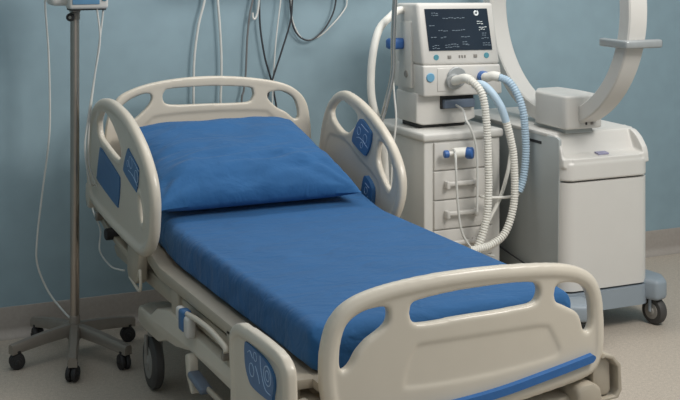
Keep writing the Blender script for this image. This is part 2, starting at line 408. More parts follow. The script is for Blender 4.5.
def icons_c(mb, fn, off):
    ringstroke(mb, fn, (1.62, .67), .014, off, M['icon']); stroke(mb, fn, [(1.63, .70), (1.59, .685)], 0, off, M['icon'])
    stroke(mb, fn, [(1.60, .65), (1.61, .625), (1.64, .635)], 0, off, M['icon'])
panel('control_panel', rail2, RRp1, fR, .010, M['navy'], off=-.017, icons=icons_b)
panel('control_panel', rail2, RRp2, fR, .024, M['navy'], off=-.015, icons=icons_c)
# lowered foot rail on the left
LRo = [(.435, .30), (.445, .40), (.447, .545), (.42, .588), (.36, .612), (.30, .617), (.161, .622), (.03, .617), (-.025, .598), (-.042, .56), (-.035, .40), (-.02, .30), (.2, .27)]
LRp = [(.29, .572), (.262, .582), (.13, .574), (.07, .556), (.052, .53), (.066, .492), (.089, .472), (.225, .468), (.268, .484), (.292, .52)]
LRr = [(.33, .60), (.27, .606), (.12, .600), (.04, .58), (.018, .54), (.03, .47), (.07, .44), (.24, .435), (.305, .46), (.332, .52)]
fLR = lean(-.078, -.03, .5)
LRo, LRp, LRr = [[(.21 + (p[0] - .21) * .91, p[1] - .006) for p in l_] for l_ in (LRo, LRp, LRr)]
rail3 = moulded('side_rail', bed, LRo, [], fLR, M['beige'], core=.020, rim=.022, hrim=.013, recess=[LRr])
def icons_d(mb, fn, off):
    ringstroke(mb, fn, (.11, .53), .026, off, M['icon'], .0018); ringstroke(mb, fn, (.11, .53), .014, off, M['icon'], .0015)
    ringstroke(mb, fn, (.23, .51), .018, off, M['icon'], .0015); ringstroke(mb, fn, (.20, .555), .012, off, M['icon'])
    stroke(mb, fn, [(.16, .57), (.155, .53), (.13, .49), (.09, .485)], 0, off, M['icon'], .0018)
    stroke(mb, fn, [(.26, .55), (.24, .56), (.22, .545)], 0, off, M['icon']); stroke(mb, fn, [(.2, .53), (.18, .51), (.17, .49)], 0, off, M['icon'], .0015)
panel('control_panel', rail3, LRp, fLR, .010, M['navy'], off=-.014, icons=icons_d)

# mattress deck and frames
d = MB()
for x0, x1 in ((-.02, .04), (.88, .94)):
    d.prism([(.10, .482), (.10, .51), (.30, .515), (1.38, .515), (1.42, .523), (2.12, .66), (2.13, .615), (1.42, .475), (1.38, .47)], 'x', x0, x1, M['beige2'], bev=.006)
d.prism([(.06, .485), (.06, .508), (1.38, .508), (2.11, .645), (2.11, .622), (1.38, .485)], 'x', .03, .89, M['beige2'])
d.build('mattress_deck', bed)
fr = MB()
for x0, x1 in ((.0, .05), (.87, .92)):
    fr.prism([(.06, .40), (.06, .455), (2.05, .455), (2.10, .43), (2.05, .40)], 'x', x0, x1, M['beige2'], bev=.006)
for y in (.25, .9, 1.55, 2.0): fr.box((.03, y, .405), (.89, y + .05, .45), M['beige2'], .006)
fr.box((-.015, 1.17, .33), (.035, 1.25, .50), M['beige2'], .008)
fr.build('upper_frame', bed)
bf = MB()
def basebeam(xa, xb):
    bf.prism([(.05, .318), (.05, .385), (1.27, .390), (1.40, .36), (1.48, .315), (1.62, .315), (1.64, .30), (1.64, .25), (1.58, .24), (1.38, .245), (1.28, .278), (1.17, .288), (1.0, .322)], 'x', xa, xb, M['beige'], bev=.008)
basebeam(-.025, .03); basebeam(.89, .945)
for y in (.2, 1.0): bf.box((.02, y, .31), (.90, y + .06, .36), M['beige2'], .008)
bf.build('base_frame', bed)
# scissor lift arms between the two frames
for x in (.15, .74):
    MB().prism([(.30, .33), (.36, .33), (.78, .42), (.74, .435)], 'x', x, x + .04, M['beige2'], bev=.004).build('lift_arm', bed)
    MB().prism([(1.75, .42), (1.81, .435), (1.30, .33), (1.26, .34)], 'x', x, x + .04, M['beige2'], bev=.004).build('lift_arm', bed)
# caster arms (horns) and casters
def horn(xc, s, y, y2, name='caster_arm'):
    h = MB()
    poly = [(-.05, -.01), (-.055, .04), (-.035, .08), (.0, .095), (.05, .09), (.10, .05), (.11, -.02), (.10, -.15), (-.02, -.15), (-.045, -.07)]
    h.prism([(xc + s * a_, y + b_) for a_, b_ in poly], 'z', .236, .312, M['beige'], bev=.016, seg=3)
    return h.build(name, bed)
def caster(parent, x, y, r, wd, yaw=0.0, tyre='tyre', hub='hub', top=None, name='caster', house='beige2', twin=False):
    """swivel caster touching the floor at z=0, wheel axle horizontal"""
    ax = Vector((math.cos(yaw), math.sin(yaw), 0)); c = Vector((x, y, r))
    t = MB(); offs = [0] if not twin else [-wd * .32, wd * .32]; hw = wd / 2 if not twin else wd * .26
    for o_ in offs:
        cc = c + ax * o_
        pr_ = [(-hw, 0), (-hw, r * .62), (-hw * 1.0, r * .72), (-hw * .92, r * .9), (-hw * .55, r * .985), (0, r), (hw * .55, r * .985), (hw * .92, r * .9), (hw, r * .72), (hw, r * .62), (hw, 0)]
        t.lathe(cc, ax, pr_, M[tyre], 32)
    w_ = t.build(name, parent)
    for sgn in (-1, 1):
        hb = MB(); o_ = c + ax * sgn * (wd / 2 if not twin else wd * .58)
        hb.lathe(o_ - ax * sgn * .002, ax * sgn, [(0, r * .60), (.004, r * .58), (.005, r * .3), (.009, r * .26), (.011, .0)], M[hub], 24)
        hb.build('wheel_hub', w_)
    tp = top if top else 2 * r + .03
    f = MB()
    bk = Vector((-ax.y, ax.x, 0))
    for sgn in (-1, 1):
        o_ = c + ax * sgn * (wd / 2 + .008)
        if not twin: f.tube([o_, o_ + Vector((0, 0, r * .6)) , Vector((o_.x, o_.y, 2 * r + .005))], .007, M[house], n=8)
    f.cyl((x, y, 2 * r - .0), (x, y, tp), wd * .55, M[house], n=20, bev=.003)
    f.build('fork', w_)
    return w_
for (xc, s) in ((.03, 1), (.89, -1)):
    horn(xc, s, 1.57, 1.42)
    caster(bed, xc - s * .005, 1.60, .10, .042, R(-2) * s, top=.238, house='hub')
    horn(xc, s, .16, .05)
    caster(bed, xc, .19, .10, .042, R(-12) * s, top=.238, house='hub')
# release latch with a white and blue grip
lt = MB(); lt.tube([(-.04, 1.0, .452), (-.04, .94, .458), (-.04, .88, .463), (-.04, .75, .466), (-.04, .62, .455), (-.04, .60, .44)], .009, M['beige'])
lt.build('latch_arm', bed)
lt = MB(); lt.box((-.055, 1.035, .415), (-.025, 1.075, .462), M['white'], .012); lt.build('latch_grip', bed)
lt = MB(); lt.box((-.058, .985, .392), (-.022, 1.034, .464), M['navy'], .01); lt.build('latch_grip', bed)['label'] = 'blue middle of the latch grip'
lt = MB(); lt.box((-.056, .935, .382), (-.024, .984, .452), M['white'], .012); lt.build('latch_grip', bed)
lt = MB(); lt.cyl((-.04, .64, .415), (.0, .64, .415), .014, M['gunmetal'], bev=.003); lt.build('bolt', bed)
lt = MB(); lt.box((-.02, .50, .36), (.0, .66, .50), M['beige2'], .009); lt.build('latch_plate', bed)
# foot pedal
pd = MB(); pd.prism([(.965, .33), (1.0, .315), (.985, .25), (.935, .205), (.915, .212), (.94, .25), (.945, .31)], 'x', -.045, -.015, M['beige'], bev=.005)
pd.build('pedal_bracket', bed)
pd = MB(); pd.box((-.06, .79, .255), (-.015, .93, .278), M['drawer'], .01, rot=Matrix.Rotation(.12, 3, 'X')); pd.build('foot_pedal', bed)
pd = MB(); pd.tube([(-.03, .83, .262), (-.03, .6, .262), (-.03, .42, .262)], .009, M['beige2']); pd.build('pedal_rod', bed)
# head-end rail hinge, brackets
hg = MB(); hg.prism([(2.0, .50), (2.10, .52), (2.33, .575), (2.33, .545), (2.10, .49), (1.7, .44), (1.62, .44), (1.62, .47)], 'x', -.03, -.0, M['beige2'], bev=.004); hg.build('head_link', bed)
hg = MB(); hg.prism([(1.54, .43), (1.57, .41), (1.67, .41), (1.69, .44), (1.68, .56), (1.56, .57), (1.53, .54)], 'x', -.055, -.015, M['beige2'], bev=.008)
hg.tube([(-.045, 1.56, .43), (-.055, 1.505, .475), (-.055, 1.495, .425), (-.055, 1.52, .40), (-.05, 1.66, .415)], .006, M['beige']); hg.build('rail_hinge', bed)
hg = MB(); hg.cyl((-.06, 2.0, .505), (-.0, 2.0, .505), .024, M['rubber'], bev=.004); hg.build('rail_bolt', bed)
hg = MB(); hg.cyl((-.055, 2.18, .54), (-.01, 2.18, .54), .018, M['gunmetal'], bev=.004); hg.build('rail_bolt', bed)
hg = MB(); hg.prism([(2.26, .56), (2.30, .56), (2.325, .60), (2.32, .66), (2.28, .67), (2.25, .62)], 'x', -.065, .02, M['beige'], bev=.008); hg.build('bumper_block', bed)
hg = MB(); hg.prism([(2.0, .53), (2.30, .585), (2.30, .62), (2.0, .565)], 'x', -.04, .03, M['beige2'], bev=.006); hg.build('head_bracket', bed)
hg = MB(); hg.prism([(1.5, .44), (1.9, .44), (1.85, .60), (1.55, .58)], 'x', .935, .965, M['beige2'], bev=.008); hg.build('rail_hinge', bed)
hg = MB(); hg.prism([(.12, .40), (.32, .40), (.30, .50), (.14, .50)], 'x', -.06, .01, M['beige2'], bev=.008); hg.build('rail_hinge', bed)

# ------------------------------------------------------------------ mattress
def prof_z(y):
    if y < 1.34: return 0
    t = (y - 1.34); k = .205
    return k * (math.sqrt(t * t + .01) - .1) if t > 0 else 0
def make_mattress():
    x0, x1, y0, y1, th = .035, .900, .120, 2.125, .128
    nx, ny = 70, 150; V = []; F = []
    rc = .035
    def half(wd, L, u, v):  # signed param to rounded top profile
        return 0
    ring = []
    # cross-section (x,z) as a rounded box traced round; swept along y with tapered ends
    sec = []
    hw = (x1 - x0) / 2
    def arc(cx, cz, a0, a1, n): return [(cx + rc * math.cos(R(a0 + (a1 - a0) * k / n)), cz + rc * math.sin(R(a0 + (a1 - a0) * k / n))) for k in range(n + 1)]
    NB = 60
    top = [(hw - rc - (2 * (hw - rc)) * k / NB, th) for k in range(1, NB)]
    bot = [(-hw + rc + (2 * (hw - rc)) * k / 20, 0) for k in range(1, 20)]
    side_r = [(hw, rc * .5 + (th - 1.5 * rc) * k / 6) for k in range(0, 6)]
    side_l = [(-hw, th - rc - (th - 1.5 * rc) * k / 6) for k in range(1, 7)]
    sec = side_r + arc(hw - rc, th - rc, 0, 90, 6) + top + arc(-hw + rc, th - rc, 90, 180, 6) + side_l + [(-hw + rc * .4, 0)] + bot + [(hw - rc * .4, 0)]
    ys = []
    for k in range(7): ys.append((y0 + rc * (1 - math.cos(R(90 * k / 6))), rc * (1 - math.sin(R(90 * k / 6)))))
    for k in range(1, ny): ys.append((y0 + rc + (y1 - y0 - 2 * rc) * k / ny, 0))
    for k in range(7): ys.append((y1 - rc * (1 - math.cos(R(90 - 90 * k / 6))), rc * (1 - math.sin(R(90 - 90 * k / 6)))))
    cx = (x0 + x1) / 2
    for (y, ins) in ys:
        for (x, z) in sec:
            s = (hw - ins) / hw; zz = z - ins * (z / th) + ins * .0
            xx = cx + x * s; base = .517
            p = Vector((xx, y, zz))
            wr = noise.noise(Vector((xx * 3.2 + 3, y * 2.4, zz * 5))) * .006
            if abs(x) > hw - rc * 1.01 and z < th - .001 and z > .001:  # gathered folds on the sides
                wr2 = noise.noise(Vector((y * 6 + zz * 10, zz * 8, 4.0))) * .010 * (1 - (z / th) ** 2)
                p.x += math.copysign(wr2, x)
            elif z > th * .8:
                edge = 1
                p.z += wr * edge + noise.noise(Vector((xx * 9 + y * 4, y * 3, 7))) * .0028
            p.z += base + prof_z(y)
            if y < .24 and z > th * .5: p.z -= .012 * ((.24 - y) / .125) ** 2
            V.append(p)
    n = len(sec)
    for i in range(len(ys) - 1):
        for k in range(n): F.append((i * n + k, i * n + (k + 1) % n, (i + 1) * n + (k + 1) % n, (i + 1) * n + k))
    F.append(tuple(range(n))); F.append(tuple((len(ys) - 1) * n + k for k in reversed(range(n))))
    return MB().raw(V, F, M['sheet'], True).build('mattress')
tag(make_mattress(), 'long flat mattress in a fitted blue sheet lying on the hospital bed', 'mattress')

# ------------------------------------------------------------------ pillow
def make_pillow():
    nx, ny = 90, 80; V = []; F = []; top = {}; 
    W_, L_, T_ = .402, .355, .104
    cx, cy, cz = .412, 1.775, .798; tilt = math.atan(.27)
    rx = Matrix.Rotation(tilt, 3, 'X')
    def pt(i, j, s):
        u = -1 + 2 * i / nx; v = -1 + 2 * j / ny
        # pulled-in edges, pointed corners
        pu = u * (1 - .055 * (1 - abs(v) ** 2.5) * abs(u) ** 2); pv = v * (1 - .07 * (1 - abs(u) ** 2.5) * abs(v) ** 2)
        h = (max(0, 1 - abs(u) ** 4.2) ** .52) * (max(0, 1 - abs(v) ** 3.8) ** .50)
        x = pu * W_; y = pv * L_
        cd = min(math.hypot(1 - abs(u), 1 - abs(v)), 1.0)
        wr = 0
        if s > 0:
            wr += noise.noise(Vector((x * 7, y * 7, 2))) * .016 * h
            ang = math.atan2(1 - abs(v), 1 - abs(u)) if cd > 0 else 0
            wr += math.sin(ang * 11 + u * 2 + noise.noise(Vector((x * 4, y * 4, 9))) * 3) * .011 * h * max(0, 1 - cd * 1.1) * (1.0 if v < 0 else .4)
            wr += noise.noise(Vector((x * 5 + y * 8, y * 22 - x * 6, 5))) * .016 * h * max(0, min(1, -v * 1.2 + .35))
        z = s * h * T_ * (1.0 if s > 0 else .62) + wr
        # front edge is fuller, the back slumps against the headboard
        if s > 0: z *= 1.0 + .35 * (-v) * (1 - abs(v))
        # wider at the front
        x *= 1 - .035 * (v)
        return Vector((cx + .008 * v, cy, cz)) + rx @ Vector((x, y, z))
    idx = {}
    for s in (1, -1):
        for i in range(nx + 1):
            for j in range(ny + 1):
                edge = i in (0, nx) or j in (0, ny)
                if s == -1 and edge: idx[(s, i, j)] = idx[(1, i, j)]; continue
                idx[(s, i, j)] = len(V); V.append(pt(i, j, s))
    for s in (1, -1):
        for i in range(nx):
            for j in range(ny):
                q = (idx[(s, i, j)], idx[(s, i + 1, j)], idx[(s, i + 1, j + 1)], idx[(s, i, j + 1)])
                F.append(q if s == 1 else tuple(reversed(q)))
    return MB().raw(V, F, M['sheet'], True).build('pillow')
tag(make_pillow(), 'plump blue pillow leaning against the headboard of the bed', 'pillow')

# ------------------------------------------------------------------ IV stand
PX, PY = -.157, 2.115
iv = empty('iv_stand', (PX, PY, 0), 'grey metal IV pole on a five-legged wheeled base, left of the bed', 'IV stand')
p = MB(); p.cyl((PX, PY, .09), (PX, PY, 1.37), .0185, M['steel'], n=28); p.build('pole', iv)
p = MB(); p.cyl((PX, PY, 1.37), (PX, PY, 1.40), .021, M['gunmetal'], n=28, bev=.002); p.cyl((PX, PY, 1.38), (PX, PY, 2.0), .013, M['steel'], n=20)
p.tube([(PX - .12, PY, 1.95), (PX - .10, PY, 1.93), (PX, PY, 1.99), (PX + .10, PY, 1.93), (PX + .12, PY, 1.95)], .005, M['steel'])
p.build('upper_pole', iv)
p = MB(); p.cyl((PX, PY, .065), (PX, PY, .125), .032, M['gunmetal'], r2=.024, bev=.004); p.cyl((PX, PY, .12), (PX, PY, .16), .024, M['gunmetal'], r2=.021, bev=.002)
p.build('hub', iv)
tips = [(-.405, 2.035), (-.237, 1.80), (-.022, 1.855), (.085, 2.19), (-.262, 2.345)]
for (tx, ty) in tips:
    d_ = Vector((tx - PX, ty - PY, 0)); L = d_.length; u = d_.normalized(); sd = Vector((-u.y, u.x, 0))
    lg = MB(); N = 12; V = []; F = []
    for i in range(N + 1):
        t = i / N; c = Vector((PX, PY, 0)) + u * (.015 + (L + .012) * t); zt = .128 - .030 * t ** 1.6; zb = zt - (.045 - .008 * t); hw = .021 - .003 * t
        for (a, b) in ((-.6, 1), (.6, 1), (1, .75), (1, 0), (-1, 0), (-1, .75)):
            V.append(c + sd * (a * hw) + Vector((0, 0, zb + (zt - zb) * b)))
    for i in range(N):
        for k in range(6): F.append((i * 6 + k, i * 6 + (k + 1) % 6, (i + 1) * 6 + (k + 1) % 6, (i + 1) * 6 + k))
    F.append((0, 1, 2, 3, 4, 5)); F.append(tuple(N * 6 + k for k in (5, 4, 3, 2, 1, 0)))
    lg.raw(V, F, M['gunmetal'], True); lg.build('leg', iv)
    caster(iv, tx, ty, .031, .036, math.atan2(u.y, u.x) + 1.2, tyre='rubber', hub='rubber', top=.076, house='rubber', twin=True)
p = MB(); p.lathe((PX - .022, PY - .02, 1.382), (-.3, -1, 0), [(0, .006), (0, .013), (.008, .017), (.018, .017), (.024, .013), (.026, 0)], M['rubber'], 20)
p.cyl((PX - .022, PY - .02, 1.382), (PX, PY, 1.382), .008, M['gunmetal']); p.cyl((PX - .0295, PY - .045, 1.382), (PX - .031, PY - .048, 1.382), .006, M['steel'])
p.build('clamp_knob', iv)

pump = empty('infusion_pump', (-.16, 2.09, 1.42), 'white infusion pump with a blue display clamped high on the IV pole', 'infusion pump')
b = MB(); b.box((-.205, 2.0, 1.418), (-.045, 2.085, 1.60), M['white'], .012); b.box((-.198, 2.02, 1.412), (-.05, 2.08, 1.422), M['dark'], .002); b.build('front_case', pump)
b = MB(); b.box((-.27, 2.045, 1.43), (-.10, 2.16, 1.60), M['offw'], .025, 4); b.build('rear_case', pump)
b = MB(); b.box((-.193, 1.996, 1.437), (-.083, 2.002, 1.53), M['ltblue_screen'], .002); b.build('display', pump)
b = MB(); b.box((-.072, 1.994, 1.45), (-.055, 2.002, 1.49), M['teal'], .002); b.build('button', pump)
b = MB(); b.box((-.175, 2.085, 1.40), (-.14, 2.15, 1.43), M['gunmetal'], .004); b.build('pole_clamp', pump)

cable('power_cord', [(-.24, 2.2, 1.50), (-.24, 2.3, 1.444), (-.226, 2.3, 1.233), (-.22, 2.3, 1.023), (-.224, 2.3, .855), (-.253, 2.3, .626), (-.274, 2.3, .439), (-.272, 2.3, .334), (-.23, 2.28, .222), (-.18, 2.22, .15), (-.155, 2.14, .127)], .0042, M['cable'], 'long thin white cord hanging left of the IV pole down to its base')
cable('infusion_line', [(-.088, 2.03, 1.43), (-.086, 2.02, 1.40), (-.076, 2.02, 1.291), (-.097, 2.02, 1.15), (-.121, 2.03, .981), (-.133, 2.04, .849), (-.10, 2.08, .70), (-.06, 2.12, .70)], .004, M['cable'], 'white tube from the infusion pump, the one leaving nearer the pole', 'tube')
cable('infusion_line', [(-.060, 2.04, 1.43), (-.060, 2.035, 1.40), (-.076, 2.035, 1.27), (-.101, 2.035, 1.089), (-.117, 2.04, .928), (-.11, 2.06, .78), (-.06, 2.09, .66)], .004, M['cable'], 'white tube from the right-hand corner of the infusion pump', 'tube')
cable('bed_cable', [(-.02, 2.40, .56), (-.02, 2.36, .52), (-.02, 2.24, .47), (-.04, 2.17, .40), (-.045, 1.98, .382), (-.045, 1.84, .40), (-.04, 1.78, .41)], .0035, M['cable'], 'thin pale cable looping below the left head rail of the bed')

# ------------------------------------------------------------------ service rail above the frame and wall cables
sr = MB(); sr.box((.30, 2.405, 1.50), (1.40, WY, 1.58), M['offw'], .01)
tag(sr.build('service_rail'), 'off-white service rail on the wall that the hanging cables plug into', 'wall rail')
wc = [
 ('c1', .0058, 'cable', [(.51, 2.43, 1.52), (.507, 2.43, 1.423), (.479, 2.43, 1.314), (.46, 2.43, 1.179), (.455, 2.43, 1.071), (.455, 2.43, .926), (.46, 2.43, .744), (.46, 2.44, .4)], 'white cable on the wall, the farthest left above the headboard'),
 ('c2', .0058, 'cable', [(.565, 2.43, 1.52), (.57, 2.43, 1.421), (.579, 2.43, 1.312), (.587, 2.43, 1.174), (.587, 2.43, 1.055), (.584, 2.43, .941), (.594, 2.43, .735), (.59, 2.44, .4)], 'white cable hanging nearly straight, second from the left above the headboard'),
 ('c3', .0050, 'cableg', [(.76, 2.43, 1.52), (.74, 2.43, 1.418), (.725, 2.43, 1.349), (.713, 2.43, 1.239), (.706, 2.43, 1.087), (.696, 2.43, 1.004), (.686, 2.43, .95), (.696, 2.43, .728)], 'grey cable on the wall between the two white ones and the dark V'),
 ('c4', .0046, 'cabled', [(.77, 2.43, 1.52), (.773, 2.43, 1.417), (.777, 2.43, 1.292), (.80, 2.43, 1.152), (.83, 2.43, 1.049), (.86, 2.43, .903), (.88, 2.43, .715)], 'black cable forming the left side of the V above the headboard'),
 ('c5', .0035, 'cable', [(.885, 2.42, 1.52), (.875, 2.42, 1.415), (.852, 2.42, 1.234), (.838, 2.42, 1.049), (.83, 2.42, .858)], 'thin white line inside the V of black cables'),
 ('c6', .0046, 'cabled', [(.94, 2.41, 1.52), (.93, 2.41, 1.414), (.92, 2.41, 1.316), (.875, 2.41, 1.177), (.83, 2.41, 1.049), (.79, 2.41, .907), (.78, 2.41, .75)], 'black cable forming the right side of the V above the headboard'),
 ('c7', .0042, 'cabled', [(.915, 2.43, 1.52), (.925, 2.43, 1.414), (.93, 2.43, 1.358), (.943, 2.43, 1.287), (.981, 2.43, 1.237), (1.035, 2.43, 1.225), (1.097, 2.43, 1.269), (1.143, 2.43, 1.339), (1.162, 2.43, 1.41), (1.17, 2.43, 1.52)], 'black cable hanging in a U-shaped loop on the wall'),
 ('c8', .0036, 'cable', [(.93, 2.44, 1.52), (.935, 2.44, 1.414), (.945, 2.44, 1.311), (.996, 2.44, 1.230), (1.073, 2.44, 1.236), (1.151, 2.44, 1.296), (1.214, 2.44, 1.366), (1.225, 2.44, 1.408), (1.235, 2.44, 1.52)], 'thin pale line looping beside the black U-shaped cable'),
]
for _, r_, mm, pts, lb in wc:
    cable('wall_cable', pts, r_, M[mm], lb, 'cable', 'cables hanging on the wall behind the bed')
tag(MB().tube([(.775, 2.425, 1.50), (.765, 2.425, 1.38), (.752, 2.425, 1.335), (.74, 2.425, 1.335), (.738, 2.425, 1.36)], .005, M['cable'], n=8).build('cable_hook'), 'small pale hooked cable end above the bed beside the grey cable', 'cable')

# ------------------------------------------------------------------ drawer cabinet
dc = empty('drawer_cabinet', (1.50, 2.05, 0), 'off-white drawer cabinet under the ventilator, right of the bed', 'cabinet')
X0, X1, Y0, Y1 = 1.312, 1.70, 1.83, 2.30
b = MB(); b.box((X0, Y0, .07), (X1, Y1, .815), M['offw'], .008); b.build('body', dc)
b = MB(); b.box((X0 - .012, Y0 - .015, .812), (X1 + .012, Y1 + .01, .850), M['offw'], .012); b.build('worktop', dc)
zs = [(.685, .805), (.555, .68), (.425, .55), (.295, .42), (.095, .29)]
for i, (za, zb) in enumerate(zs):
    b = MB(); b.box((X0 + .045, Y0 - .012, za), (X1 - .045, Y0 + .01, zb), M['white'], .004); dr = b.build('drawer', dc)
    if i > 0:
        zc = (za + zb) / 2 + .008; hx = (1.412, 1.555); yf = Y0 - .012
        h = MB(); h.box((hx[0], yf - .030, zc - .010), (hx[1], yf - .014, zc + .010), M['white'], .006)
        for x in hx: h.box((x - .008, yf - .030, zc - .022), (x + .010, yf + .002, zc + .012), M['white'], .005)
        h.build('handle', dr)
for (x, y) in ((X0 + .05, Y0 + .05), (X1 - .05, Y0 + .05), (X0 + .05, Y1 - .05), (X1 - .05, Y1 - .05)):
    caster(dc, x, y, .028, .03, .5, tyre='tyre', top=.072)
# coupling on the top drawer
kn = empty('tube_coupling', (1.46, 1.80, .755), 'clear tube coupling with two blue caps on the top drawer of the cabinet', 'tube coupling')
b = MB(); b.cyl((1.425, 1.775, .765), (1.495, 1.775, .765), .022, M['hosew'], bev=.004); b.cyl((1.46, 1.775, .765), (1.46, 1.82, .765), .012, M['hosew']); b.build('body', kn)
b = MB(); b.cyl((1.382, 1.78, .762), (1.405, 1.775, .762), .017, M['conn'], bev=.004); b.cyl((1.40, 1.777, .762), (1.43, 1.777, .764), .010, M['hosew']); b.build('small_blue_cap', kn)
b = MB(); b.lathe((1.487, 1.772, .762), (.75, -.65, 0), [(0, .0), (0, .02), (.008, .026), (.03, .026), (.036, .02), (.037, 0)], M['conn'], 20); b.build('large_blue_cap', kn)

# ------------------------------------------------------------------ ventilator
vt = empty('ventilator', (1.53, 2.05, .85), 'white ventilator with a dark screen standing on the drawer cabinet', 'ventilator')
b = MB()
b.prism([(1.335, .878), (1.338, 1.01), (1.63, 1.01), (1.64, .885), (1.58, .866), (1.37, .866)], 'y', 1.945, 2.15, M['white'], bev=.008, seg=3)
b.box((1.36, 1.97, .851), (1.60, 2.13, .88), M['dark'], .004); b.build('stand', vt)
b = MB(); b.prism([(1.345, 1.0), (1.342, 1.139), (1.742, 1.130), (1.752, .995)], 'y', 1.893, 2.15, M['white'], bev=.009, seg=3); b.build('connector_console', vt)
# head: leaning back towards the top
hd = MB(); V = []
def head_pt(x, z, y): return (x - (z - 1.135) * -.0, y, z)
lo = [(1.322, 1.133), (1.757, 1.125)]; hi = [(1.308, 1.408), (1.722, 1.402)]
t_ = bmesh.new()
vv = [t_.verts.new(c) for c in ((1.342, 1.897, 1.137), (1.744, 1.897, 1.130), (1.744, 2.15, 1.130), (1.342, 2.15, 1.137), (1.330, 1.935, 1.416), (1.728, 1.935, 1.408), (1.728, 2.14, 1.398), (1.330, 2.14, 1.406))]
for f in ((0, 1, 5, 4), (1, 2, 6, 5), (2, 3, 7, 6), (3, 0, 4, 7), (4, 5, 6, 7), (3, 2, 1, 0)): t_.faces.new([vv[i] for i in f])
bmesh.ops.bevel(t_, geom=t_.edges[:], offset=.016, segments=4, profile=.5, affect='EDGES')
hd.merge(t_, M['white'], True); head = hd.build('monitor_head', vt)
def hp(x, z, off=0): # a point on the leaning front face, pushed out by off
    return Vector((x, 1.897 + (z - 1.132) * .139 - off, z))
def fnS(u, v, wv): return hp(u, v, wv)
b = MB(); slab(b, [(1.367, 1.388), (1.69, 1.383), (1.703, 1.197), (1.378, 1.203)], [], fnS, .010, M['screen'], samples=1)
marks = [(1.40, 1.367, .035, 'ui', 2), (1.455, 1.343, .10, 'ui', 1), (1.385, 1.31, .03, 'ui', 1), (1.43, 1.288, .045, 'ui', 1), (1.50, 1.288, .07, 'ui', 1), (1.39, 1.258, .03, 'ui', 1), (1.44, 1.258, .025, 'ui', 1), (1.545, 1.258, .04, 'ui', 1), (1.395, 1.222, .035, 'ui', 2), (1.46, 1.225, .065, 'ui', 2), (1.55, 1.235, .02, 'ui', 2), (1.565, 1.222, .022, 'ui', 1),
         (1.632, 1.325, .03, 'ui2', 2), (1.64, 1.298, .03, 'ui2', 2), (1.655, 1.272, .022, 'ui', 2), (1.65, 1.25, .03, 'ui', 1), (1.655, 1.228, .032, 'ui', 2)]
random.seed(3)
for (x, z, L, mm, rows) in marks:
    for rr in range(rows):
        xx = x
        while xx < x + L:
            l_ = random.uniform(.004, .014); z_ = z - rr * .010 + random.uniform(-.002, .002)
            slab(b, [(xx, z_), (xx + l_, z_), (xx + l_, z_ + .0028), (xx, z_ + .0028)], [], fnS, .002, M[mm], samples=1, off=.0055); xx += l_ + .004
ringstroke(b, fnS, (1.63, 1.364), .009, .006, M['ui2'], .004, 100, 430)
b.build('screen', vt)
for i, x in enumerate((1.412, 1.478, 1.545, 1.612, 1.672)):
    b = MB(); m_ = M['teal'] if i in (0, 4) else M['hub']
    if i in (0, 4): b.cyl(hp(x, 1.172, -.002), hp(x, 1.172, .004), .013, m_, n=18, bev=.001)
    if i in (1, 3): b.box(hp(x, 1.172, .003) - Vector((.007, .003, .007)), hp(x, 1.172, .0) + Vector((.009, .003, .007)), m_, .001)
    if i == 2:
        for dx in (-.014, 0, .014): b.box(hp(x + dx, 1.172, .003) - Vector((.003, .002, .006)), hp(x + dx, 1.172, 0) + Vector((.003, .004, .006)), m_, .001)
    b.build('button', vt)
b = MB(); b.cyl((1.377, 1.897, 1.085), (1.377, 1.886, 1.085), .020, M['lightblue'], n=20, bev=.002); b.build('dial', vt)
b = MB(); 
b.box((1.455, 1.935, .935), (1.625, 1.952, .998), M['dark'], .004); b.build('tray_slot', vt)
b = MB(); b.box((1.463, 1.915, .938), (1.622, 1.948, .978), M['drawer'], .006); b.build('collection_tray', vt)
# ports on the console
pt_ = MB(); pt_.cyl((1.508, 1.90, 1.082), (1.504, 1.872, 1.082), .046, M['skin_grey'], n=28, bev=.004); pt_.cyl((1.488, 1.885, 1.066), (1.482, 1.86, 1.063), .034, M['skin_grey'], n=24, bev=.003)
pt_.box((1.412, 1.889, 1.02), (1.49, 1.897, 1.125), M['white'], .004); pt_.build('breathing_port', vt)
pt_ = MB(); pt_.cyl((1.645, 1.90, 1.078), (1.640, 1.858, 1.078), .026, M['conn'], n=24, bev=.005); pt_.build('blue_port', vt)
# side: panel, clip, round mark
b = MB(); b.prism([(1.985, 1.03), (1.985, 1.33), (2.10, 1.32), (2.10, 1.03)], 'x', 1.328, 1.345, M['offw'], bev=.003); sp2 = b.build('side_door', vt)
b = MB(); b.cyl((1.335, 2.03, 1.09), (1.324, 2.03, 1.09), .016, M['hub'], n=20, bev=.002); b.build('side_mark', vt)
b = MB(); b.box((1.255, 2.05, 1.20), (1.345, 2.10, 1.25), M['conn'], .015); b.build('blue_clip', vt)
b = MB(); b.box((1.345, 2.14, 1.02), (1.70, 2.19, 1.34), M['offw'], .01); b.build('rear_housing', vt)

